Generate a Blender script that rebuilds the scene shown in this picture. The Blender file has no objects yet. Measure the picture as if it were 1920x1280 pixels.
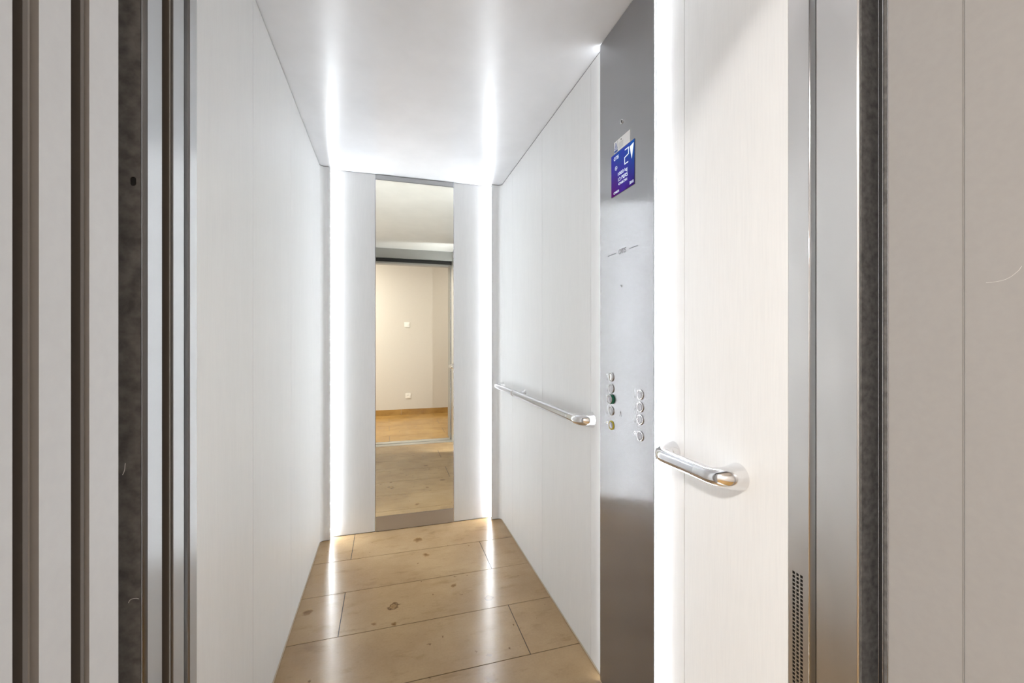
import bpy, bmesh, math, random
from mathutils import Vector, Matrix
random.seed(7)
scene = bpy.context.scene
COL = scene.collection

# ------------------------------------------------------------------ camera, world, exposure
CAM_Z = 1.1808
cd = bpy.data.cameras.new('camera')
cd.sensor_fit = 'HORIZONTAL'; cd.sensor_width = 36.0
cd.lens = 36.0 * 780.34 / 1920.0
cd.shift_y = -2.69 / 1920.0
cd.clip_start = 0.01
cam = bpy.data.objects.new('camera', cd); COL.objects.link(cam)
cam.location = (0, 0, CAM_Z)
cam.rotation_euler = (math.pi / 2, 0, -math.radians(16.6285))
scene.camera = cam

world = bpy.data.worlds.new('world'); scene.world = world
world.use_nodes = True
world.node_tree.nodes['Background'].inputs[0].default_value = (0.5, 0.5, 0.5, 1)
world.node_tree.nodes['Background'].inputs[1].default_value = 0.05

scene.view_settings.view_transform = 'Standard'
scene.view_settings.look = 'None'
scene.view_settings.gamma = 1
scene.view_settings.exposure = 0.26
scene.view_settings.use_curve_mapping = False

LED_BACK = 120.0      # radiance of the two vertical light strips beside the back wall
LED_PANEL = 480.0     # radiance of the strips beside the control panel
HALL_W = (62.0, 12.0)   # left and right landing lamps, watts

# ------------------------------------------------------------------ measures (metres)
XL, XR = -0.380, 0.720          # cabin side walls
YB = 2.698                      # back wall
YC = 2.6585                     # front of the corner columns
ZC = 2.2033                     # cabin ceiling
YF = 0.5628                     # inner face of the cabin front
XCOP = 0.705                    # face of the control panel

# ------------------------------------------------------------------ materials
def new_mat(name):
    m = bpy.data.materials.new(name); m.use_nodes = True
    nt = m.node_tree
    return m, nt, nt.nodes['Principled BSDF']

def link(nt, a, b): nt.links.new(a, b)

def coords(nt, scale=(1, 1, 1)):
    g = nt.nodes.new('ShaderNodeNewGeometry')
    mp = nt.nodes.new('ShaderNodeMapping')
    mp.inputs['Scale'].default_value = scale
    link(nt, g.outputs['Position'], mp.inputs['Vector'])
    return mp.outputs['Vector']

def noise(nt, vec, scale, detail=3, rough=0.55):
    n = nt.nodes.new('ShaderNodeTexNoise')
    n.inputs['Scale'].default_value = scale
    n.inputs['Detail'].default_value = detail
    n.inputs['Roughness'].default_value = rough
    link(nt, vec, n.inputs['Vector'])
    return n.outputs['Fac']

def ramp(nt, fac, stops):
    r = nt.nodes.new('ShaderNodeValToRGB')
    e = r.color_ramp.elements
    while len(e) < len(stops): e.new(0.5)
    for i, (p, c) in enumerate(stops):
        e[i].position = p
        e[i].color = (*c, 1) if len(c) == 3 else c
    link(nt, fac, r.inputs['Fac'])
    return r.outputs['Color']

def maprange(nt, fac, a, b, c, d):
    r = nt.nodes.new('ShaderNodeMapRange')
    for k, v in zip((1, 2, 3, 4), (a, b, c, d)): r.inputs[k].default_value = v
    link(nt, fac, r.inputs[0])
    return r.outputs[0]

def mix(nt, fac, a, b, mode='MIX'):
    m = nt.nodes.new('ShaderNodeMix'); m.data_type = 'RGBA'; m.blend_type = mode
    for s, v in ((0, fac), (6, a), (7, b)):
        if hasattr(v, 'links'): link(nt, v, m.inputs[s])
        elif s == 0: m.inputs[0].default_value = v
        else: m.inputs[s].default_value = (*v, 1)
    return m.outputs[2]

def bump(nt, bs, h, strength, dist):
    b = nt.nodes.new('ShaderNodeBump')
    b.inputs['Strength'].default_value = strength
    b.inputs['Distance'].default_value = dist
    link(nt, h, b.inputs['Height'])
    link(nt, b.outputs[0], bs.inputs['Normal'])

def plain(name, col, rough=0.5, metal=0.0, spec=0.5, grain=0.0):
    m, nt, bs = new_mat(name)
    bs.inputs['Roughness'].default_value = rough
    bs.inputs['Metallic'].default_value = metal
    bs.inputs['Specular IOR Level'].default_value = spec
    v = coords(nt)
    n = noise(nt, v, 90 if grain else 6, 3)
    k = grain if grain else 0.03
    c = ramp(nt, n, [(0.3, tuple(x * (1 - k) for x in col)), (0.7, tuple(min(1, x * (1 + k)) for x in col))])
    link(nt, c, bs.inputs['Base Color'])
    return m

def mk_laminate():
    m, nt, bs = new_mat('white_wood_laminate')
    v = coords(nt, (1, 1, 0.045))
    n1 = noise(nt, v, 260, 4, 0.6)
    v2 = coords(nt, (1, 1, 0.12)); n2 = noise(nt, v2, 22, 4, 0.6)
    c1 = ramp(nt, n1, [(0.30, (0.835, 0.84, 0.84)), (0.62, (0.865, 0.868, 0.865))])
    c2 = ramp(nt, n2, [(0.35, (0.985, 0.985, 0.985)), (0.6, (1, 1, 1))])
    link(nt, mix(nt, 1.0, c1, c2, 'MULTIPLY'), bs.inputs['Base Color'])
    bs.inputs['Roughness'].default_value = 0.36
    bs.inputs['Specular IOR Level'].default_value = 0.45
    bump(nt, bs, n1, 0.10, 0.0005)
    return m

def mk_steel(name, base, rough, stretch=(1, 1, 0.03), smudge=0.0, aniso=0.8):
    m, nt, bs = new_mat(name)
    bs.inputs['Metallic'].default_value = 1.0
    n = noise(nt, coords(nt), 2.5, 1)
    s = noise(nt, coords(nt, (1, 1, 0.4)), 7, 2, 0.5)
    c = ramp(nt, n, [(0.3, tuple(x * 0.97 for x in base)), (0.7, tuple(base))])
    bs.inputs['Roughness'].default_value = rough
    if smudge:
        sc = ramp(nt, s, [(0.40, (1 - smudge,) * 3), (0.60, (1, 1, 1))])
        c = mix(nt, 1.0, c, sc, 'MULTIPLY')
    link(nt, c, bs.inputs['Base Color'])
    g = nt.nodes.new('ShaderNodeNewGeometry'); x = nt.nodes.new('ShaderNodeVectorMath'); x.operation = 'CROSS_PRODUCT'
    x.inputs[1].default_value = (0, 0, 1) if stretch[2] < 1 else (1, 0, 0)      # brushing direction
    link(nt, g.outputs['True Normal'], x.inputs[0]); link(nt, x.outputs[0], bs.inputs['Tangent'])
    bs.inputs['Anisotropic'].default_value = aniso
    return m

def mk_stone(name, tint=(1, 1, 1)):
    m, nt, bs = new_mat(name)
    v = coords(nt)
    big = noise(nt, v, 2.6, 6, 0.6)
    v2 = coords(nt, (0.45, 1.2, 1)); mid = noise(nt, v2, 14, 6, 0.65)
    fine = noise(nt, v, 120, 3)
    c = ramp(nt, big, [(0.3, (0.300, 0.190, 0.096)), (0.5, (0.355, 0.235, 0.122)), (0.7, (0.420, 0.290, 0.160))])
    c = mix(nt, 1.0, c, ramp(nt, mid, [(0.25, (0.72, 0.68, 0.62)), (0.45, (0.97, 0.96, 0.95)), (0.7, (1.0, 1.0, 1.0))]), 'MULTIPLY')
    c = mix(nt, 1.0, c, ramp(nt, fine, [(0.3, (0.94, 0.94, 0.93)), (0.6, (1, 1, 1))]), 'MULTIPLY')
    # little fossil flecks
    vd = nt.nodes.new('ShaderNodeVectorMath'); vd.operation = 'ADD'
    nv = nt.nodes.new('ShaderNodeTexNoise'); nv.inputs['Scale'].default_value = 45
    link(nt, v, nv.inputs['Vector'])
    sc = nt.nodes.new('ShaderNodeVectorMath'); sc.operation = 'SCALE'; sc.inputs['Scale'].default_value = 0.035
    link(nt, nv.outputs['Color'], sc.inputs[0]); link(nt, v, vd.inputs[0]); link(nt, sc.outputs[0], vd.inputs[1])
    for scl, lim, dark in ((17, 0.11, (0.42, 0.33, 0.24)), (7.5, 0.10, (0.55, 0.45, 0.34))):
        vo = nt.nodes.new('ShaderNodeTexVoronoi'); vo.inputs['Scale'].default_value = scl
        vo.inputs['Randomness'].default_value = 1.0
        link(nt, vd.outputs[0], vo.inputs['Vector'])
        r = ramp(nt, vo.outputs['Distance'], [(lim * 0.35, dark), (lim, (1, 1, 1))])
        gate = nt.nodes.new('ShaderNodeSeparateColor'); link(nt, vo.outputs['Color'], gate.inputs[0])
        g = maprange(nt, gate.outputs[0], 0.62, 0.70, 0, 1)
        c = mix(nt, g, c, mix(nt, 1.0, c, r, 'MULTIPLY'))
    # the larger shell fossils, each where it lies in its slab
    for (fx, fy, rr, ring) in FOSSILS:
        d = nt.nodes.new('ShaderNodeVectorMath'); d.operation = 'DISTANCE'
        d.inputs[1].default_value = (fx, fy, 0)
        s3 = nt.nodes.new('ShaderNodeVectorMath'); s3.operation = 'SCALE'; s3.inputs['Scale'].default_value = rr * 1.6
        off = nt.nodes.new('ShaderNodeVectorMath'); off.operation = 'SUBTRACT'; off.inputs[1].default_value = (0.5, 0.5, 0.5)
        link(nt, nv.outputs['Color'], off.inputs[0]); link(nt, off.outputs[0], s3.inputs[0])
        ad = nt.nodes.new('ShaderNodeVectorMath'); ad.operation = 'ADD'
        link(nt, v, ad.inputs[0]); link(nt, s3.outputs[0], ad.inputs[1])
        fl = nt.nodes.new('ShaderNodeVectorMath'); fl.operation = 'MULTIPLY'; fl.inputs[1].default_value = (1, 1, 0)
        link(nt, ad.outputs[0], fl.inputs[0]); link(nt, fl.outputs[0], d.inputs[0])
        if ring:
            st = [(0.0, (0.62, 0.52, 0.38)), (0.5, (0.8, 0.74, 0.62)), (0.75, (0.30, 0.23, 0.15)), (0.95, (1, 1, 1))]
        else:
            st = [(0.0, (0.40, 0.30, 0.17)), (0.55, (0.62, 0.52, 0.36)), (0.95, (1, 1, 1))]
        f = maprange(nt, d.outputs['Value'], 0, rr, 0, 1)
        c = mix(nt, 1.0, c, ramp(nt, f, st), 'MULTIPLY')
    if tint != (1, 1, 1): c = mix(nt, 1.0, c, tint, 'MULTIPLY')
    link(nt, c, bs.inputs['Base Color'])
    link(nt, maprange(nt, fine, 0.3, 0.7, 0.18, 0.24), bs.inputs['Roughness'])
    bs.inputs['Specular IOR Level'].default_value = 0.45
    bump(nt, bs, mid, 0.03, 0.002)
    return m

def emit(name, col, strength):
    m = bpy.data.materials.new(name); m.use_nodes = True
    nt = m.node_tree; nt.nodes.clear()
    e = nt.nodes.new('ShaderNodeEmission'); o = nt.nodes.new('ShaderNodeOutputMaterial')
    e.inputs[0].default_value = (*col, 1); e.inputs[1].default_value = strength
    link(nt, e.outputs[0], o.inputs[0])
    return m

def mk_screen():
    m = bpy.data.materials.new('lit_screen'); m.use_nodes = True
    nt = m.node_tree; nt.nodes.clear()
    e = nt.nodes.new('ShaderNodeEmission'); o = nt.nodes.new('ShaderNodeOutputMaterial')
    n = noise(nt, coords(nt), 13, 2)
    g = nt.nodes.new('ShaderNodeNewGeometry'); sp = nt.nodes.new('ShaderNodeSeparateXYZ')
    link(nt, g.outputs['Position'], sp.inputs[0])
    hz = maprange(nt, sp.outputs['Z'], 1.646, 1.780, 0, 1)
    hy = maprange(nt, sp.outputs['Y'], 1.0834, 1.2159, 0, 1)
    top = mix(nt, hz, (0.035, 0.012, 0.13), (0.012, 0.10, 0.36))
    pur = mix(nt, hy, top, mix(nt, hz, (0.10, 0.012, 0.12), (0.03, 0.06, 0.30)))
    c = mix(nt, ramp(nt, n, [(0.4, (0, 0, 0)), (0.62, (0.5, 0.5, 0.5))]), pur, (0.05, 0.035, 0.34))
    link(nt, c, e.inputs[0]); e.inputs[1].default_value = 0.95
    link(nt, e.outputs[0], o.inputs[0])
    return m

FOSSILS = [(0.4467, 1.857, 0.020, True), (0.0225, 1.92, 0.030, True), (0.170, 2.52, 0.030, False),
           (0.025, 1.80, 0.014, False), (0.345, 1.41, 0.024, False), (-0.335, 1.985, 0.022, False),
           (0.305, 2.0, 0.018, False), (0.20, 2.33, 0.020, False), (-0.25, 1.42, 0.018, False)]

M = dict(
    lam=mk_laminate(),
    ceil=plain('white_lacquer', (0.87, 0.88, 0.91), 0.24, 0, 0.8),
    steel=mk_steel('brushed_steel', (0.345, 0.345, 0.345), 0.28),
    steel_smudge=mk_steel('wiped_steel', (0.80, 0.79, 0.785), 0.32, (1, 1, 0.03), 0.12),
    cop=mk_steel('panel_steel', (0.31, 0.304, 0.312), 0.20, (1, 1, 0.03), 0, 0.95),
    alu=plain('worn_aluminium', (0.72, 0.72, 0.70), 0.42, 1.0),
    kick=mk_steel('kick_plate_steel', (0.50, 0.48, 0.46), 0.33, (0.03, 1, 1)),
    chrome=plain('chrome', (0.82, 0.82, 0.83), 0.09, 1.0),
    satin=plain('satin_chrome', (0.66, 0.66, 0.68), 0.22, 1.0),
    dark=plain('dark_coated_steel', (0.13, 0.124, 0.118), 0.62, 0.0, 0.4, 0.35),
    black=plain('black_rubber', (0.010, 0.009, 0.009), 0.7),
    gap=plain('dark_joint', (0.03, 0.03, 0.032), 0.8),
    beige=plain('primed_beige_steel', (0.345, 0.331, 0.317), 0.42, 0, 0.4, 0.02),
    plaster=plain('cream_plaster', (0.64, 0.615, 0.59), 0.85, 0, 0.2, 0.015),
    stone=mk_stone('jura_stone'),
    stone2=mk_stone('hall_stone_warm_lit', (1.10, 0.98, 0.60)),  # same stone, the landing's warm light put into its tint
    filler=plain('brown_gap_shade', (0.085, 0.07, 0.058), 0.9),  # painted shade for the gaps between door leaves
    mark=plain('pale_scratch', (0.75, 0.73, 0.71), 0.6),
    grout=plain('dark_grout', (0.025, 0.018, 0.013), 0.8),
    caulk=plain('beige_sealant', (0.50, 0.42, 0.32), 0.5),
    plastic=plain('white_plastic', (0.88, 0.88, 0.88), 0.3),
    yellow=plain('yellow_enamel', (0.62, 0.50, 0.03), 0.3),
    green=plain('green_enamel', (0.005, 0.16, 0.085), 0.3),
    white_ink=plain('white_ink', (0.92, 0.92, 0.92), 0.5),
    grey_ink=plain('grey_engraving', (0.17, 0.17, 0.175), 0.5),
    dark_ink=plain('black_ink', (0.03, 0.03, 0.035), 0.5),
    blue_ink=plain('blue_ink', (0.01, 0.07, 0.36), 0.5),
    lit_number=emit('lit_numerals', (0.95, 0.97, 1.0), 0.95),
    glass_text=emit('lit_glyphs', (0.80, 0.87, 1.0), 1.0),
    screen=mk_screen(),
    led=emit('light_strip_diffuser', (0.905, 0.955, 1.0), LED_BACK),
    led2=emit('panel_strip_diffuser', (0.905, 0.955, 1.0), LED_PANEL),
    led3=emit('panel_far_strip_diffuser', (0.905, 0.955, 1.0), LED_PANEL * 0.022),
    lamp=emit('hall_lamp_diffuser', (1.0, 0.93, 0.84), 3.0),
)
mm, nt, bs = new_mat('mirror_glass')
bs.inputs['Metallic'].default_value = 1; bs.inputs['Roughness'].default_value = 0.0
nn = noise(nt, coords(nt), 3, 1)
link(nt, ramp(nt, nn, [(0.3, (0.93, 0.915, 0.795)), (0.7, (0.935, 0.92, 0.805))]), bs.inputs['Base Color'])
M['mirror'] = mm

# ------------------------------------------------------------------ mesh helpers (world coordinates)
class MB:
    def __init__(s): s.bm = bmesh.new(); s.mats = []; s.wn = False
    def mi(s, m):
        if m not in s.mats: s.mats.append(m)
        return s.mats.index(m)
    def box(s, x0, x1, y0, y1, z0, z1, mat, bevel=0.0, seg=2):
        t = bmesh.new()
        bmesh.ops.create_cube(t, size=1)
        for v in t.verts:
            v.co = Vector(((x0 + x1) / 2 + v.co.x * (x1 - x0), (y0 + y1) / 2 + v.co.y * (y1 - y0), (z0 + z1) / 2 + v.co.z * (z1 - z0)))
        if bevel:
            bmesh.ops.bevel(t, geom=t.edges[:], offset=bevel, segments=seg, affect='EDGES')
        s.add(t, mat, bevel > 0.0009)
        if bevel > 0.0009: s.wn = True
    def add(s, t, mat, smooth=False):
        i = s.mi(mat)
        for f in t.faces: f.material_index = i; f.smooth = smooth
        me = bpy.data.meshes.new('tmp'); t.to_mesh(me); t.free()
        s.bm.from_mesh(me); bpy.data.meshes.remove(me)
    def prism(s, pts, z0, z1, mat, smooth=False):          # xy outline pushed up in z
        t = bmesh.new()
        a = [t.verts.new((x, y, z0)) for x, y in pts]; b = [t.verts.new((x, y, z1)) for x, y in pts]
        n = len(pts)
        for i in range(n): t.faces.new((a[i], a[(i + 1) % n], b[(i + 1) % n], b[i]))
        t.faces.new(a[::-1]); t.faces.new(b)
        bmesh.ops.recalc_face_normals(t, faces=t.faces[:])
        s.add(t, mat, smooth)
    def tube(s, pts, radii, mat, n=28, cap=True):
        t = bmesh.new(); rings = []
        pts = [Vector(p) for p in pts]
        up = Vector((0, 0, 1))
        for i, p in enumerate(pts):
            d = (pts[min(i + 1, len(pts) - 1)] - pts[max(i - 1, 0)]).normalized()
            if abs(d.dot(up)) > 0.95: side = Vector((1, 0, 0)).cross(d).normalized()
            else: side = up.cross(d).normalized()
            u2 = d.cross(side).normalized(); r = radii[i]
            rings.append([t.verts.new(p + (side * math.cos(2 * math.pi * k / n) + u2 * math.sin(2 * math.pi * k / n)) * r) for k in range(n)])
        for a, b in zip(rings, rings[1:]):
            for k in range(n): t.faces.new((a[k], a[(k + 1) % n], b[(k + 1) % n], b[k]))
        if cap: t.faces.new(rings[0][::-1]); t.faces.new(rings[-1])
        bmesh.ops.recalc_face_normals(t, faces=t.faces[:])
        s.add(t, mat, True)
    def lathe(s, center, axis, prof, mat, n=28):            # prof = [(distance along axis, radius)]
        c = Vector(center); a = Vector(axis)
        s.tube([c + a * d for d, r in [(d + i * 1e-6, r) for i, (d, r) in enumerate(prof)]], [max(r, 1e-4) for d, r in prof], mat, n) if False else s._lathe(c, a, prof, mat, n)
    def _lathe(s, c, a, prof, mat, n):
        t = bmesh.new()
        side = (Vector((0, 0, 1)).cross(a)).normalized() if abs(a.z) < 0.9 else Vector((1, 0, 0))
        u2 = a.cross(side).normalized(); rings = []
        for d, r in prof:
            rings.append([t.verts.new(c + a * d + (side * math.cos(2 * math.pi * k / n) + u2 * math.sin(2 * math.pi * k / n)) * max(r, 1e-5)) for k in range(n)])
        for p, q in zip(rings, rings[1:]):
            for k in range(n): t.faces.new((p[k], p[(k + 1) % n], q[(k + 1) % n], q[k]))
        t.faces.new(rings[0][::-1]); t.faces.new(rings[-1])
        bmesh.ops.recalc_face_normals(t, faces=t.faces[:])
        s.add(t, mat, True)
    def poly3(s, pts, mat, thick=None):                     # flat polygon from 3D points, thickened along thick
        t = bmesh.new()
        a = [t.verts.new(p) for p in pts]; f = t.faces.new(a)
        if thick is not None:
            r = bmesh.ops.extrude_face_region(t, geom=[f])
            for v in [e for e in r['geom'] if isinstance(e, bmesh.types.BMVert)]: v.co += Vector(thick)
            bmesh.ops.recalc_face_normals(t, faces=t.faces[:])
        s.add(t, mat)
    def build(s, name, parent=None, origin=None):
        me = bpy.data.meshes.new(name)
        vs = [v.co for v in s.bm.verts]
        lo = Vector([min(v[i] for v in vs) for i in range(3)]); hi = Vector([max(v[i] for v in vs) for i in range(3)])
        o3 = Vector(origin) if origin else Vector(((lo.x + hi.x) / 2, (lo.y + hi.y) / 2, lo.z))
        bmesh.ops.translate(s.bm, verts=s.bm.verts[:], vec=-o3)
        s.bm.to_mesh(me); s.bm.free()
        for m in s.mats: me.materials.append(M[m])
        ob = bpy.data.objects.new(name, me); COL.objects.link(ob)
        if parent is not None:
            ob.parent = parent
            w = Vector((0, 0, 0)); p = parent
            while p is not None: w += p.location; p = p.parent
            ob.location = o3 - w
        else: ob.location = o3
        try:
            me.set_sharp_from_angle(angle=math.radians(38))
        except Exception: pass
        if s.wn:
            w_ = ob.modifiers.new('weighted_normal', 'WEIGHTED_NORMAL'); w_.keep_sharp = True; w_.weight = 100
        return ob

def thing(name, loc, label, cat, group=None):
    o = bpy.data.objects.new(name, None); COL.objects.link(o); o.location = loc
    o.empty_display_size = 0.05
    return tag(o, label, cat, group)
def tag(o, label, cat, group=None):
    o['label'] = label; o['category'] = cat
    if group: o['group'] = group
    return o
def struct(o, label=None):
    o['kind'] = 'structure'
    if label: o['label'] = label; 
    return o

# text lying on the control panel: reads towards -Y, faces -X
def glyphs(body, size, y, z, x, mat, name, parent, align='CENTER', width=None, lift=0.0003, facing=None):
    cu = bpy.data.curves.new('tmp_text', 'FONT'); cu.body = body; cu.size = size
    cu.align_x = align; cu.align_y = 'CENTER'; cu.extrude = 0.00015; cu.offset = 0.0
    to = bpy.data.objects.new('tmp_text', cu); COL.objects.link(to)
    bpy.context.view_layer.update()
    dg = bpy.context.evaluated_depsgraph_get()
    me = bpy.data.meshes.new_from_object(to.evaluated_get(dg))
    bpy.data.objects.remove(to); bpy.data.curves.remove(cu)
    sx = 1.0
    if width:
        xs = [v.co.x for v in me.vertices]; sx = width / (max(xs) - min(xs))
    R = facing or Matrix(((0, 0, -1), (-1, 0, 0), (0, 1, 0)))
    for v in me.vertices: v.co = R @ Vector((v.co.x * sx, v.co.y, v.co.z + lift))
    me.materials.clear(); me.materials.append(M[mat]); me.name = name
    ob = bpy.data.objects.new(name, me); COL.objects.link(ob)
    ob.parent = parent
    w = Vector((0, 0, 0)); p = parent
    while p is not None: w += p.location; p = p.parent
    ob.location = Vector((x, y, z)) - w
    return ob

# ================================================================== SETTING: cabin
# ---- floor: stone slabs in rows, thin joints
def slab_floor(name, x0, x1, y0, y1, rows, joints, mat, z=0.0):
    mb = MB(); mb.box(x0, x1, y0, y1, z - 0.03, z - 0.0018, 'grout')
    g = 0.0016
    for i, (a, b) in enumerate(rows):
        a = max(a, y0); b = min(b, y1)
        js = [x0] + sorted(j for j in joints(i) if x0 + 0.01 < j < x1 - 0.01) + [x1]
        for p, q in zip(js, js[1:]):
            mb.box(p + g, q - g, a + g, b - g, z - 0.02, z, mat)
    return mb.build(name)
R0 = 2.3947; RP = 0.3051
rows = [(R0 - RP * i, R0 - RP * (i - 1)) for i in range(0, 7)]
def jf(i): return [-0.19] if i % 2 == 0 else [0.515]
struct(slab_floor('floor', XL - 0.02, XR + 0.02, YF - 0.002, YB + 0.01, rows, jf, 'stone'), 'polished tan stone slab floor of the cabin')
hr = [(0.345 - 0.3 * (i + 1), 0.345 - 0.3 * i) for i in range(6)]
fl = slab_floor('floor', -2.0, 2.4, -1.43, 0.345, hr, lambda i: [x * 1.2 + (0.1 if i % 2 else 0.62) - 3 for x in range(6)], 'stone2')
struct(fl, 'stone slab floor of the landing, tinted golden as by warm light')

# ---- ceiling
mb = MB(); mb.box(XL - 0.03, XR + 0.03, 0.5426, YB + 0.03, ZC, ZC + 0.03, 'ceil')
struct(mb.build('ceiling'), 'glossy white cabin ceiling')

# ---- side walls: laminate panels with hairline joints
JY = [0.885, 1.392, 1.898, 2.405]
def panels_wall(xi, xo, ya, yb):
    mb = MB(); s = 1 if xo > xi else -1
    js = [ya] + [j for j in JY if ya < j < yb] + [yb]
    for p, q in zip(js, js[1:]):
        mb.box(min(xi, xo), max(xi, xo), p + 0.0007, q - 0.0007, 0.003, ZC - 0.0035, 'lam', 0.0006, 1)
    xb = xi + s * 0.006
    mb.box(min(xb, xo + s * .002), max(xb, xo + s * .002), ya, yb, 0.0, ZC, 'gap')
    mb.box(min(xi + s * .0015, xo), max(xi + s * .0015, xo), ya, yb, ZC - 0.003, ZC, 'gap')
    return mb
struct(panels_wall(XL, XL - 0.018, 0.565, YB).build('wall_left'), 'white wood grain laminate wall')
struct(panels_wall(XR, XR + 0.018, 0.5999, YB).build('wall_right'), 'white wood grain laminate wall')

# ---- sealant beads along the floor
mb = MB(); mb.box(XL, XL + 0.004, YF, YC - 0.02, 0, 0.005, 'caulk', 0.001)
struct(mb.build('baseboard_left'), 'thin beige sealant bead')
mb = MB(); mb.box(XR - 0.004, XR, 0.60, YC - 0.02, 0, 0.005, 'caulk', 0.001)
struct(mb.build('baseboard_right'), 'thin beige sealant bead')

# ---- back wall laminate panels either side of the mirror
MX0, MX1 = -0.0745, 0.4125
mb = MB()
mb.box(XL, MX0 - 0.001, YB, YB + 0.018, 0.003, ZC - 0.002, 'lam', 0.0006, 1)
mb.box(MX1 + 0.001, XR, YB, YB + 0.018, 0.003, ZC - 0.002, 'lam', 0.0006, 1)
mb.box(XL, XR, YB + 0.018, YB + 0.022, 0, ZC, 'gap')
struct(mb.build('wall_back'), 'white laminate back wall beside the mirror')

# ---- rounded corner columns that hide the light strips
def corner(sx, xw, xe, name, lab):
    r = 0.026; pts = [(xw, YC - r)]
    for k in range(1, 9):
        a = math.pi / 2 * k / 8
        pts.append((xw - sx * 0 + (-sx) * (r - r * math.cos(a)), YC - r + r * math.sin(a)))
    pts += [(xe + sx * 0.002, YC), (xe + sx * 0.0, YC + 0.002), (xe + sx * 0.0, YC + 0.006), (xe + sx * 0.006, YC + 0.006), (xe + sx * 0.006, YB), (xw, YB)]
    mb = MB(); mb.prism(pts, 0.003, ZC - 0.003, 'lam', True)
    q = [(xw, YC - r + 0.003)] + [(x + sx * 0.002, y + 0.002) for x, y in pts[1:-3]]
    q = [(x, y) for x, y in q if (x - xe) * sx > 0.006] + [(xe + sx * 0.007, YC + 0.004), (xe + sx * 0.007, YB), (xw, YB)]
    mb.prism(q, 0.0, ZC, 'gap')
    return struct(mb.build(name), lab)
corner(-1, XL, -0.3235, 'trim_1', 'rounded white corner column')
corner(1, XR, 0.6515, 'trim_2', 'rounded white corner column')

# ---- light strips
def strip2(box, back, mat, label):
    x0, x1, y0, y1 = box
    t = thing('light_strip', ((x0 + x1) / 2, (y0 + y1) / 2, 0.008), label, 'light')
    a = MB(); a.box(x0, x1, y0, y1, 0.008, ZC - 0.004, mat); a.build('diffuser', t)
    x0, x1, y0, y1 = back
    b = MB(); b.box(x0, x1, y0, y1, 0.008, ZC - 0.004, 'satin'); b.build('channel', t)
strip2((-0.3265, -0.3240, YB - 0.009, YB - 0.001), (-0.3293, -0.3266, YC + 0.0068, YB - 0.001), 'led',
       'glowing white vertical light strip in the far left corner, left of the mirror')
strip2((0.6520, 0.6545, YB - 0.009, YB - 0.001), (0.6546, 0.6573, YC + 0.0068, YB - 0.001), 'led',
       'glowing white vertical light strip in the far right corner, right of the mirror')
# ---- cabin front: steel returns, header, vent strip, jamb column
mb = MB(); mb.box(XL, -0.21, 0.5426, YF, 0.002, ZC, 'steel', 0.0015)
mb.box(-0.21, XR, 0.5426, YF, 2.095, ZC, 'steel', 0.0015)
struct(mb.build('wall_front'), 'brushed steel cabin front with header over the doorway')

mb = MB()   # dark recess between vent strip and jamb column
mb.box(0.7215, 0.735, 0.549, 0.5601, 0.0, 2.095, 'steel')
mb.box(0.7195, 0.735, 0.5592, 0.5606, 0.0, 2.095, 'chrome', 0.0004, 1)
struct(mb.build('trim_3'), 'narrow steel reveal beside the jamb')
mb = MB()
mb.box(0.720, 0.7585, 0.4785, 0.548, 0.0, 2.11, 'steel_smudge', 0.0022, 3)
mb.box(0.7235, 0.765, 0.4764, 0.4784, 0.0, 2.11, 'dark', 0.0004, 1)
struct(mb.build('trim_4'), 'wide brushed steel door jamb, dark coated towards the landing')

# header mechanism above the car doors
mb = MB(); mb.box(-0.70, 0.76, 0.474, 0.541, 2.112, 2.24, 'black'); mb.box(-0.70, 0.76, 0.449, 0.466, 2.072, 2.24, 'black'); struct(mb.build('trim_5'), 'dark door track housing over the doorway, with a black box darkening the gap')  # second box added to darken the gap under the header

# ventilation strip with real punched holes
def vent():
    t = thing('ventilation_panel', (0.722, 0.58, 0.003), 'narrow steel strip with three columns of small square vent holes low beside the right wall', 'vent')
    y0, y1 = 0.5608, 0.5994; z0, z1 = 0.003, ZC - 0.004
    ys = [y0]
    for c in (0.5738, 0.5814, 0.5890): ys += [c - 0.0025, c + 0.0025]
    ys += [y1]
    zs = [z0]; zt = 0.7535
    n = 78
    for k in range(n - 1, -1, -1):
        top = zt - 0.0072 * k
        zs += [top - 0.0050, top]
    zs += [z1]
    bm = bmesh.new()
    V = {}
    for i, y in enumerate(ys):
        for j, z in enumerate(zs): V[i, j] = bm.verts.new((0.720, y, z))
    for i in range(len(ys) - 1):
        for j in range(len(zs) - 1):
            if i % 2 == 1 and j % 2 == 1: continue
            bm.faces.new((V[i, j], V[i, j + 1], V[i + 1, j + 1], V[i + 1, j]))
    r = bmesh.ops.extrude_face_region(bm, geom=bm.faces[:])
    for v in r['geom']:
        if isinstance(v, bmesh.types.BMVert): v.co.x += 0.0008
    bmesh.ops.recalc_face_normals(bm, faces=bm.faces[:])
    a = MB(); a.add(bm, 'steel_smudge'); a.build('perforated_plate', t)
    b = MB(); b.box(0.7255, 0.733, y0, y1, z0, z1, 'black'); b.build('backing', t)
vent()

# ---- thresholds
def sill(name, y0, y1, lab):
    mb = MB(); n = 5; w = (y1 - y0) / n
    for i in range(n): mb.box(-0.38, 0.745, y0 + i * w, y0 + i * w + w * 0.80, -0.02, 0, 'alu')
    mb.box(-0.38, 0.745, y0, y1, -0.03, -0.008, 'steel')
    return struct(mb.build(name), lab)
sill('trim_6', 0.472, 0.5600, 'grooved metal cabin threshold')
sill('trim_7', 0.347, 0.446, 'grooved metal landing threshold')

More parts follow.
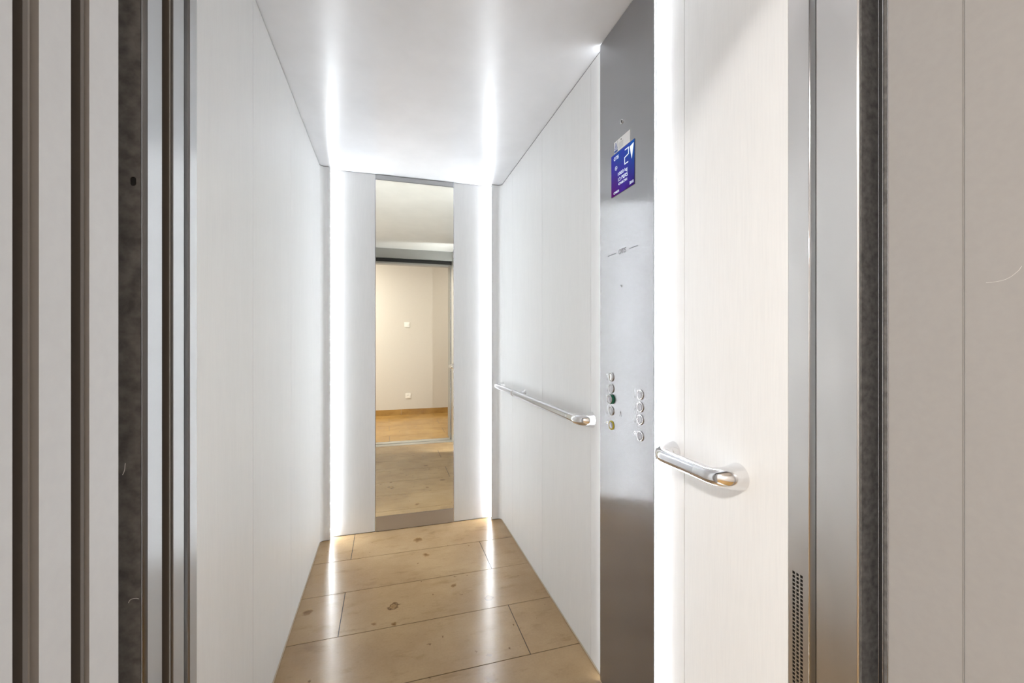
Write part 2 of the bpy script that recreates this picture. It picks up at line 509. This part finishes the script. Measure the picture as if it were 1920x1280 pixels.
# ================================================================== DOORS (slid open to the left)
def door_panel(name, x1, y0, y1, mat, face, lab, slot=False):
    t = bpy.data.objects.new(name, None); COL.objects.link(t); t.location = (x1 - 0.235, (y0 + y1) / 2, 0.004)
    struct(t, lab)
    z0, z1 = 0.004, 2.105 if mat == 'steel' else 2.09
    a = MB()
    if face:
        a.box(x1 - 0.47, x1, y0 + 0.0012, y1, z0, z1, mat, 0.0035, 4)
        a.build('leaf', t)
        b = MB(); yf = y0; zc, hh, xc_, hw = 1.328, 0.0095, x1 - 0.0092, 0.0024
        # coated skin with a real slotted hole
        pts_o = []; pts_i = []; N = 24
        for k in range(N):
            an = 2 * math.pi * k / N
            pts_i.append((xc_ + hw * math.cos(an), zc + hw * math.sin(an) + (0.0019 if math.sin(an) > 0 else -0.0019)))
            ex = max(min(math.cos(an) * 1.5, 1), -1); ez = max(min(math.sin(an) * 1.5, 1), -1)
            pts_o.append((xc_ + ex * 0.0058, zc + ez * 0.012))
        bm = bmesh.new()
        vi = [bm.verts.new((x, yf, z)) for x, z in pts_i]; vo = [bm.verts.new((x, yf, z)) for x, z in pts_o]
        for k in range(N): bm.faces.new((vi[k], vi[(k + 1) % N], vo[(k + 1) % N], vo[k]))
        r = bmesh.ops.extrude_face_region(bm, geom=bm.faces[:])
        for v in r['geom']:
            if isinstance(v, bmesh.types.BMVert): v.co.y += 0.0011
        bmesh.ops.recalc_face_normals(bm, faces=bm.faces[:]); b.add(bm, 'dark')
        xe = x1 - 0.0034
        b.box(x1 - 0.46, xc_ - 0.0058, yf, yf + 0.0011, z0, z1, 'dark')
        b.box(xc_ + 0.0058, xe, yf, yf + 0.0011, z0, z1, 'dark')
        b.box(xc_ - 0.0058, xc_ + 0.0058, yf, yf + 0.0011, z0, zc - 0.012, 'dark')
        b.box(xc_ - 0.0058, xc_ + 0.0058, yf, yf + 0.0011, zc + 0.012, z1, 'dark')
        b.build('coated_skin', t)
        c = MB(); c.lathe((xc_, yf + 0.0009, zc), (0, 1, 0), [(0, 0.0056), (0.0003, 0.0056)], 'black'); c.build('slot_hole', t)
    else:
        bv = slot if slot else 0.0035
        a.box(x1 - 0.47, x1, y0, y1, z0, z1, mat, bv, 5)
        a.build('leaf', t)
        b = MB(); b.box(x1 - 0.03, x1 - bv * 0.55, y0 - 0.0010, y0 + 0.0030, z0 + 0.002, z1 - 0.002, 'filler'); b.build('gap_shade', t)  # dark strip stands in for the shade in the leaf gap
    return t
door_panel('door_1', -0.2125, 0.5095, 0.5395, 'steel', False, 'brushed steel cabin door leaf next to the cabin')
door_panel('door_2', -0.2170, 0.4702, 0.5040, 'steel', True, 'brushed steel cabin door leaf with dark coated outer skin')
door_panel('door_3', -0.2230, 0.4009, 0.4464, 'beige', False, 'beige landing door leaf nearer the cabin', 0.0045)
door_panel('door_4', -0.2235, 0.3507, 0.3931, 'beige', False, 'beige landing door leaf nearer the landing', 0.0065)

# ================================================================== LANDING
FR = [(-0.225, -0.262), (0.713, 0.75)]
mb = MB(); mb.box(-0.262, -0.225, 0.24, 0.3424, 0.001, 2.07, 'beige', 0.0035, 3)
struct(mb.build('trim_8'), 'beige painted steel landing frame, left upright')
mb = MB()
mb.box(0.713, 0.75, 0.3482, 0.4330, 0.001, 2.07, 'beige', 0.0012, 2)
mb.box(0.7118, 0.75, 0.24, 0.3474, 0.001, 2.07, 'beige', 0.0015, 3)
struct(mb.build('trim_9'), 'beige painted steel landing frame, right upright')
mb = MB()
mb.box(0.7145, 0.752, 0.4335, 0.4390, 0.001, 2.07, 'dark')
mb.box(0.7128, 0.752, 0.4330, 0.4337, 0.001, 2.07, 'chrome')
mb.box(0.7128, 0.752, 0.4394, 0.4403, 0.001, 2.07, 'satin')
mb.box(0.7138, 0.752, 0.4403, 0.4412, 0.001, 2.07, 'dark')
mb.box(0.7155, 0.752, 0.4412, 0.4450, 0.001, 2.07, 'black')
mb.box(0.7125, 0.752, 0.4450, 0.4456, 0.001, 2.07, 'satin')
struct(mb.build('trim_10'), 'black rubber seal with thin metal lips on the right upright')
mb = MB(); mb.box(-0.262, 0.75, 0.24, 0.346, 2.07, 2.14, 'beige', 0.003, 2)
mb.box(-0.70, 0.76, 0.395, 0.448, 2.095, 2.20, 'beige')
struct(mb.build('trim_11'), 'beige steel header of the landing frame')
mb = MB()
mb.box(-2.0, -0.262, 0.25, 0.345, 0, 2.6, 'plaster'); mb.box(0.75, 2.4, 0.25, 0.345, 0, 2.6, 'plaster')
mb.box(-0.262, 0.75, 0.25, 0.345, 2.14, 2.6, 'plaster')
struct(mb.build('wall_landing_front'))
YH = -1.42
mb = MB(); mb.box(-2.0, 2.4, YH - 0.1, YH, 0, 2.6, 'plaster'); struct(mb.build('wall_landing_back'), 'cream plastered landing wall')
mb = MB(); mb.box(-2.1, -2.0, YH - .1, 0.345, 0, 2.6, 'plaster'); struct(mb.build('wall_landing_left'))
mb = MB(); mb.box(2.4, 2.5, YH - .1, 0.345, 0, 2.6, 'plaster'); struct(mb.build('wall_landing_right'))
mb = MB(); mb.box(-2.1, 2.5, YH - .1, 0.345, 2.6, 2.7, 'plaster'); struct(mb.build('ceiling'), 'plastered landing ceiling')
mb = MB(); 
for i in range(6): mb.box(-2.0 + i * 0.735, -2.0 + i * 0.735 + 0.733, YH, YH + 0.012, 0, 0.086, 'stone2', 0.001, 1)
struct(mb.build('baseboard_landing'), 'brown stone baseboard')

# two unseen landing lamps, placed out of the mirror's view to light the jambs
for lx, ly, pw, lab in ((-1.25, -0.60, HALL_W[0], 'unseen round flush lamp on the landing ceiling, left of the lift door'), (1.70, -0.60, HALL_W[1], 'unseen round flush lamp on the landing ceiling, right of the lift door')):
    t = thing('ceiling_lamp', (lx, ly, 2.55), lab, 'lamp', 'landing ceiling lamps')
    a = MB(); a.lathe((lx, ly, 2.599), (0, 0, -1), [(0, 0.20), (0.03, 0.20), (0.035, 0.195)], 'plastic', 48); a.build('base', t)
    a = MB(); a.lathe((lx, ly, 2.564), (0, 0, -1), [(0, 0.185), (0.01, 0.183), (0.02, 0.16), (0.026, 0.10), (0.028, 0.01)], 'lamp', 48); a.build('diffuser', t)
    ld = bpy.data.lights.new('lamp_light', 'AREA'); ld.shape = 'DISK'; ld.size = 0.36; ld.energy = pw; ld.color = (1.0, 0.97, 0.93)
    lo = bpy.data.objects.new('lamp_light', ld); COL.objects.link(lo); lo.parent = t; lo.location = (0, 0, -0.02)

# switch and socket on the landing wall (seen in the mirror)
t = thing('light_switch', (0.293, YH, 1.38), 'small white square light switch on the cream landing wall, in the mirror', 'switch')
a = MB(); a.box(0.252, 0.334, YH, YH + 0.008, 1.382, 1.464, 'plastic', 0.003); a.build('cover_frame', t)
a = MB(); a.box(0.265, 0.321, YH + 0.008, YH + 0.013, 1.395, 1.451, 'plastic', 0.002); a.build('rocker', t)
t = thing('power_socket', (0.309, YH, 0.255), 'white round-well power socket low on the cream landing wall, in the mirror', 'socket')
a = MB(); a.box(0.268, 0.350, YH, YH + 0.008, 0.257, 0.339, 'plastic', 0.003); a.build('cover_frame', t)
a = MB(); a.lathe((0.309, YH + 0.0085, 0.298), (0, 1, 0), [(0, 0.026), (0.003, 0.026), (0.003, 0.021), (0.0005, 0.0195)], 'plastic', 32); w = a.build('well', t)
a = MB(); 
for dx in (-0.0095, 0.0095): a.lathe((0.309 + dx, YH + 0.0093, 0.298), (0, 1, 0), [(0, 0.003), (0.0006, 0.003)], 'dark_ink', 12)
a.build('pin_holes', w)

# ================================================================== MIRROR
t = thing('wall_mirror', ((MX0 + MX1) / 2, YB, 0.002), 'tall narrow mirror with thin steel edges on the back wall of the cabin', 'mirror')
a = MB(); a.box(MX0 + 0.004, MX1 - 0.004, YB - 0.0015, YB + 0.004, 0.092, ZC - 0.034, 'mirror'); glass = a.build('glass', t)
for x0, x1 in ((MX0, MX0 + 0.0042), (MX1 - 0.0042, MX1)):
    a = MB(); a.box(x0, x1, YB - 0.006, YB + 0.004, 0.002, ZC - 0.003, 'satin', 0.001); a.build('side_trim', t)
a = MB(); a.box(MX0 + 0.0042, MX1 - 0.0042, YB - 0.005, YB + 0.004, ZC - 0.033, ZC - 0.003, 'steel', 0.001); a.build('top_trim', t)
a = MB(); a.box(MX0 + 0.0042, MX1 - 0.0042, YB - 0.004, YB + 0.004, 0.002, 0.0915, 'kick', 0.0008); a.build('kick_plate', t)

# ================================================================== HANDRAILS
BX = 0.668; RZ = 0.888
def elbow(yw, sgn, yend, r_tube, r_base, R=0.034, n=18):
    """from the straight bar (running in y) round a bend into a flared foot on the wall"""
    ys = yw - sgn * R
    pts = [(BX, yend, RZ), (BX, (yend + ys) / 2, RZ), (BX, ys, RZ)]
    for k in range(1, n + 1):
        a = math.pi / 2 * k / n
        pts.append((BX + R * (1 - math.cos(a)), ys + sgn * R * math.sin(a), RZ))
    x0 = BX + R; L = XR - 0.0003 - x0
    for k in range(1, 9): pts.append((x0 + L * k / 8, yw, RZ))
    tot = math.pi / 2 * R + L; rad = [r_tube] * 3; d = 0
    for p, q in zip(pts[2:], pts[3:]):
        d += (Vector(q) - Vector(p)).length
        g = min(d / tot, 1); rad.append(r_tube + (r_base - r_tube) * g ** 1.5)
    return pts, rad
def ring(y0, y1, r):
    a = MB(); a.lathe((BX, y0, RZ), (0, 1, 0), [(0, r * 0.93), (0.0008, r), (y1 - y0 - 0.0008, r), (y1 - y0, r * 0.93)], 'chrome', 32); return a

t = thing('handrail', (XR - 0.03, 0.82, RZ - 0.03), 'short chrome handrail on the right wall, nearest the doorway', 'handrail')
a = MB(); p, r = elbow(0.716, -1, 0.775, 0.0178, 0.0295); a.tube(p, r, 'chrome', 36); a.build('end_elbow', t)
a = MB(); p, r = elbow(0.926, 1, 0.8881, 0.0165, 0.0275); a.tube(p, r, 'chrome', 36); a.build('end_elbow', t)
a = MB(); a.tube([(BX, 0.7751, RZ), (BX, 0.8880, RZ)], [0.0172] * 2, 'satin', 36); a.build('grip_bar', t)

t = thing('handrail', (XR - 0.03, 1.99, RZ - 0.03), 'long chrome handrail on the right wall between the control panel and the back corner', 'handrail')
a = MB(); p, r = elbow(1.383, -1, 1.455, 0.0178, 0.0295); a.tube(p, r, 'chrome', 36); a.build('end_elbow', t)
a = MB(); a.tube([(BX, 1.4551, RZ), (BX, 2.190, RZ)], [0.0172] * 2, 'satin', 36); a.build('grip_bar', t)
ring(2.190, 2.198, 0.0185).build('collar', t)
ring(2.203, 2.211, 0.0185).build('collar', t)
a = MB(); a.tube([(BX, 2.1981, RZ), (BX, 2.2029, RZ)], [0.0165] * 2, 'chrome', 36); a.tube([(BX, 2.2111, RZ), (BX, 2.545, RZ)], [0.0160] * 2, 'satin', 36); a.build('extension_bar', t)
a = MB(); p, r = elbow(2.600, 1, 2.5451, 0.0160, 0.022, 0.03); a.tube(p, r, 'chrome', 36); a.build('end_elbow', t)
a = MB(); a.tube([(BX + 0.010, 2.165, RZ), (BX + 0.025, 2.165, RZ), (XR - 0.012, 2.165, RZ), (XR - 0.004, 2.165, RZ), (XR - 0.0003, 2.165, RZ)], [0.0105, 0.0105, 0.013, 0.021, 0.023], 'chrome', 28); a.build('wall_bracket', t)

# ================================================================== CONTROL PANEL
cp = thing('control_panel', (XCOP + 0.007, 1.142, 0.004), 'tall brushed steel lift control panel with screen and floor buttons on the right wall', 'control panel')
a = MB(); a.box(XCOP, XCOP + 0.002, 0.9901, 1.2947, 0.004, ZC - 0.003, 'cop', 0.0006, 2)
a.box(XCOP + 0.002, XR - 0.0004, 0.9970, 1.2885, 0.006, ZC - 0.006, 'gap'); a.build('faceplate', cp)

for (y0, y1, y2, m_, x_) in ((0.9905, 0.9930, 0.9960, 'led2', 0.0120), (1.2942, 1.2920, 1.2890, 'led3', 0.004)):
    a = MB(); a.box(XCOP + x_, XR - 0.0005, min(y0, y1), max(y0, y1), 0.008, ZC - 0.004, m_)
    e_ = a.build('edge_light', cp); e_['label'] = 'glowing white edge light'
    a = MB(); a.box(XCOP + x_, XR - 0.0005, min(y1, y2) + 0.0001, max(y1, y2) - 0.0001, 0.008, ZC - 0.004, 'satin'); a.build('light_channel', e_)

def screw(y, z, r, name):
    a = MB(); a.lathe((XCOP, y, z), (-1, 0, 0), [(0, r), (0.0012, r), (0.002, r * 0.8), (0.0012, r * 0.45)], 'chrome', 28); s = a.build(name, cp)
    b = MB(); b.box(XCOP - 0.0026, XCOP - 0.0012, y - 0.0010, y + 0.0010, z - r * 0.55, z + r * 0.55, 'dark_ink'); b.build('slot', s)
screw(1.1541, 1.8667, 0.0075, 'panel_screw')  # slotted screw above the screen
# key switch in the middle
a = MB(); a.lathe((XCOP, 1.1541, 1.3506), (-1, 0, 0), [(0, 0.0042), (0.001, 0.0042), (0.0012, 0.003)], 'satin', 20); k = a.build('key_switch', cp)
a = MB(); a.box(XCOP - 0.0017, XCOP - 0.0010, 1.1531, 1.1551, 1.3478, 1.3526, 'dark_ink')
a.box(XCOP - 0.0017, XCOP - 0.0010, 1.1555, 1.1595, 1.3525, 1.3545, 'dark_ink'); a.build('key_slot', k)

# engraved maker mark with a line on both sides
a = MB(); a.box(XCOP - 0.0003, XCOP, 1.189, 1.240, 1.4591, 1.4609, 'dark_ink'); a.build('engraved_line', cp)
a = MB(); a.box(XCOP - 0.0003, XCOP, 1.067, 1.112, 1.4583, 1.4601, 'dark_ink'); a.build('engraved_line', cp)
glyphs('OTIS', 0.0215, 1.1520, 1.4595, XCOP, 'grey_ink', 'engraved_logo', cp, width=0.044)

# screen
DY0, DY1, DZ0, DZ1 = 1.2159, 1.0834, 1.6463, 1.7805
SX = XCOP - 0.0016
a = MB(); a.box(XCOP - 0.0009, XCOP, DY1 - 0.0006, DY0 + 0.0006, DZ0 - 0.0006, DZ1 + 0.0006, 'dark_ink', 0.0002, 1)
a.box(SX, XCOP - 0.0008, DY1, DY0, DZ0, DZ1, 'screen'); scr = a.build('display_screen', cp)
def sy(s): return DY0 + (DY1 - DY0) * s
def sz(t_): return DZ1 + (DZ0 - DZ1) * t_
def seg(pts, w, name, mat='glass_text'):
    a = MB()
    for (s0, t0), (s1, t1) in zip(pts, pts[1:]):
        p = Vector((SX - 0.0002, sy(s0), sz(t0))); q = Vector((SX - 0.0002, sy(s1), sz(t1)))
        d = (q - p).normalized(); nrm = Vector((1, 0, 0)).cross(d) * w / 2; e = d * w / 2
        a.poly3([p - e - nrm, q + e - nrm, q + e + nrm, p - e + nrm], mat, (-0.0002, 0, 0))
    return a.build(name, scr)
seg([(0.63, 0.09), (0.77, 0.09), (0.77, 0.235), (0.61, 0.26), (0.61, 0.41), (0.75, 0.41)], 0.0030, 'floor_digit')
a = MB(); a.poly3([(SX - 0.0002, sy(0.82), sz(0.10)), (SX - 0.0002, sy(0.985), sz(0.07)), (SX - 0.0002, sy(0.905), sz(0.40))], 'glass_text', (-0.0003, 0, 0)); a.build('down_arrow', scr)
glyphs('OTIS', 0.016, sy(0.235), sz(0.12), SX, 'glass_text', 'screen_logo', scr, width=0.029)
glyphs('1000 kg', 0.0145, sy(0.51), sz(0.545), SX, 'glass_text', 'load_text', scr, width=0.054)
glyphs('13 PERS', 0.0165, sy(0.52), sz(0.675), SX, 'glass_text', 'persons_text', scr, width=0.054)
glyphs('47NBC901', 0.011, sy(0.53), sz(0.785), SX, 'glass_text', 'serial_text', scr, width=0.050)
glyphs('C49025', 0.010, sy(0.24), sz(0.935), SX, 'glass_text', 'code_text', scr, width=0.032)
glyphs('2018', 0.012, sy(0.89), sz(0.925), SX, 'glass_text', 'year_text', scr, width=0.021)
cx, cz = sy(0.23), sz(0.36)     # round icon with a person mark
a = MB(); N = 28
for k in range(N):
    a0, a1 = 2 * math.pi * k / N, 2 * math.pi * (k + 1) / N
    a.poly3([(SX - 0.0002, cx + math.cos(q) * r, cz + math.sin(q) * r) for q, r in ((a0, 0.0058), (a1, 0.0058), (a1, 0.0067), (a0, 0.0067))], 'glass_text', (-0.0002, 0, 0))
for (y0, z0, y1, z1) in ((-.003, -.003, .003, .003), (.003, -.0035, .0005, .002), (-.003, .001, .001, .001)):
    p = Vector((SX - 0.0002, cx + y0, cz + z0)); q = Vector((SX - 0.0002, cx + y1, cz + z1)); d = (q - p).normalized(); nrm = Vector((1, 0, 0)).cross(d) * 0.0005
    a.poly3([p - nrm, q - nrm, q + nrm, p + nrm], 'glass_text', (-0.0002, 0, 0))
a.build('round_icon', scr)

# inspection sticker
a = MB(); a.box(XCOP - 0.0004, XCOP, 1.1077, 1.2007, 1.7835, 1.8205, 'plastic'); st = a.build('inspection_sticker', cp); st['label'] = 'white sticker with a blue mark above the screen'
XS = XCOP - 0.0005
a = MB(); a.box(XS - 0.0002, XS, 1.1795, 1.1985, 1.7850, 1.7915, 'blue_ink'); a.build('blue_bar', st)
a = MB()
for (y0, z0, y1, z1) in ((1.1975, 1.7955, 1.1890, 1.8150), (1.1890, 1.8150, 1.1805, 1.7955), (1.1965, 1.7965, 1.1815, 1.7965), (1.1935, 1.8010, 1.1845, 1.8010), (1.1920, 1.8055, 1.1860, 1.8055)):
    p = Vector((XS, y0, z0)); q = Vector((XS, y1, z1)); d = (q - p).normalized(); nrm = Vector((1, 0, 0)).cross(d) * 0.0009
    a.poly3([p - nrm, q - nrm, q + nrm, p + nrm], 'blue_ink', (-0.0002, 0, 0))
for z in (1.7945,): a.box(XS - 0.0002, XS, 1.1795, 1.1985, 1.7925, 1.7931, 'blue_ink')
a.box(XS - 0.0002, XS, 1.1785, 1.1790, 1.7845, 1.8195, 'dark_ink')
a.build('triangle_mark', st)
a = MB()
for i in range(5): a.box(XS - 0.0002, XS, 1.145 + 0.002 * (i % 2), 1.172, 1.789 + i * 0.004, 1.7897 + i * 0.004, 'grey_ink')
a.box(XS - 0.0002, XS, 1.155, 1.160, 1.811, 1.816, 'grey_ink'); a.build('fine_print', st)

# buttons
def button(y, z, r, text, kind):
    base = Vector((XCOP, y, z)); ax = (-1, 0, 0)
    lab = {'key': 'chrome lock cylinder', 'green': 'button with a green collar', 'yellow': 'button with a yellow ring'}.get(kind)
    h = 0.0
    a = MB()
    if kind == 'green':
        h = 0.0085; a.lathe(base, ax, [(0, r * 1.05), (0.0005, r * 1.05), (h - 0.002, r * 1.05), (h - 0.002, r * 0.9)], 'green', 36)
    a.lathe(base + Vector(ax) * max(h - 0.002, 0), ax, [(0, r), (0.0022, r), (0.0032, r * 0.94), (0.0032, r * 0.86), (0.0015, r * 0.80), (0.0012, r * 0.3)], 'yellow' if kind == 'yellow' else 'chrome', 36)
    b = a.build('floor_button' if kind in ('', 'green') else ('key_switch' if kind == 'key' else 'alarm_button' if kind == 'yellow' else 'door_open_button'), cp)
    if lab: b['label'] = lab
    o = base + Vector(ax) * (max(h - 0.002, 0) + 0.0012)
    a = MB()
    if kind == 'key':
        a.lathe(o, ax, [(0, r * 0.72), (0.0035, r * 0.70), (0.0045, r * 0.55), (0.0045, 0.0002)], 'chrome', 32)
        a.box(XCOP - 0.0062, XCOP - 0.0056, y - 0.0010, y + 0.0010, z - 0.006, z + 0.006, 'dark_ink')
    else:
        a.lathe(o, ax, [(0, r * 0.74), (0.0022, r * 0.72), (0.0026, r * 0.66), (0.0018, r * 0.35), (0.0015, 0.0002)], 'cop', 32)
    a.build('cap', b)
    ly = y + 0.0285
    if text:
        glyphs(text, 0.0150, ly, z + 0.0045, XCOP, 'lit_number', 'number_mark', b)
        a = MB()
        for i in range(5):
            dy, dz = (i % 2) * 0.0028, (i // 2) * 0.0028
            a.lathe((XCOP, ly - 0.0014 + dy, z - 0.0125 + dz), ax, [(0, 0.0009), (0.0005, 0.0006)], 'grey_ink', 10)
        a.build('braille_dots', b)
    else:
        a = MB(); a.lathe((XCOP, ly, z + 0.004), ax, [(0, 0.0052), (0.0006, 0.0050)], 'lit_number', 24)
        m_ = a.build('symbol_disc', b)
        a = MB()
        if kind == 'yellow':
            a.poly3([(XCOP - 0.0007, ly - 0.003, z + 0.0025), (XCOP - 0.0007, ly + 0.003, z + 0.0025), (XCOP - 0.0007, ly + 0.0012, z + 0.007), (XCOP - 0.0007, ly - 0.0012, z + 0.007)], 'yellow', (-0.0002, 0, 0))
        else:
            for s_ in (-1, 1):
                a.poly3([(XCOP - 0.0007, ly + s_ * 0.0006, z + 0.006), (XCOP - 0.0007, ly + s_ * 0.0006, z + 0.002), (XCOP - 0.0007, ly + s_ * 0.0032, z + 0.004)], 'grey_ink', (-0.0002, 0, 0))
        a.build('symbol', m_)
for (y, z, tx, kd) in ((1.2165, 1.0595, '4', 'key'), (1.2165, 1.0220, '2', ''), (1.2165, 0.9867, '0', 'green'), (1.2165, 0.9484, '-2', ''), (1.2165, 0.9011, '', 'yellow'),
                       (1.0534, 1.0222, '3', ''), (1.0534, 0.9858, '1', ''), (1.0534, 0.9493, '-1', ''), (1.0534, 0.9012, '', 'open')):
    button(y, z, 0.0150, tx, kd)
# faint grey caret between the rows
a = MB()
for (y0, z0, y1, z1) in ((1.168, 0.939, 1.163, 0.955), (1.163, 0.955, 1.157, 0.939)):
    p = Vector((XCOP, y0, z0)); q = Vector((XCOP, y1, z1)); d = (q - p).normalized(); nrm = Vector((1, 0, 0)).cross(d) * 0.0004
    a.poly3([p - nrm, q - nrm, q + nrm, p + nrm], 'grey_ink', (-0.0003, 0, 0))
a.build('grey_caret', cp)

# ================================================================== SCRATCHES
def scratch(pts, normal, w, parent):
    a = MB(); n = Vector(normal)
    P = [Vector(p) for p in pts]
    for p, q in zip(P, P[1:]):
        d = (q - p).normalized(); sd = n.cross(d) * w / 2
        a.poly3([p - sd, q - sd, q + sd, p + sd], 'mark', n * 0.0001)
    return a.build('scratch', parent)
up = bpy.data.objects['trim_9']
XF = 0.7117
scratch([(XF, 0.3267, 1.2521), (XF, 0.3215, 1.2518), (XF, 0.3167, 1.2521), (XF, 0.3125, 1.2528), (XF, 0.309, 1.254), (XF, 0.3050, 1.2563), (XF, 0.3018, 1.2594), (XF, 0.2985, 1.2630), (XF, 0.2962, 1.2675)], (-1, 0, 0), 0.0003, up)
leaf = bpy.data.objects['door_2']; YD = 0.4701
scratch([(-0.2296, YD, 0.9379), (-0.2292, YD, 0.9392), (-0.2284, YD, 0.9404), (-0.2272, YD, 0.9411), (-0.2255, YD, 0.9413), (-0.2235, YD, 0.9411), (-0.2215, YD, 0.9402)], (0, -1, 0), 0.0004, leaf)
scratch([(-0.2341, YD, 1.0566), (-0.2331, YD, 1.0590), (-0.2324, YD, 1.0614), (-0.2322, YD, 1.0650), (-0.2320, YD, 1.0673)], (0, -1, 0), 0.0005, leaf)
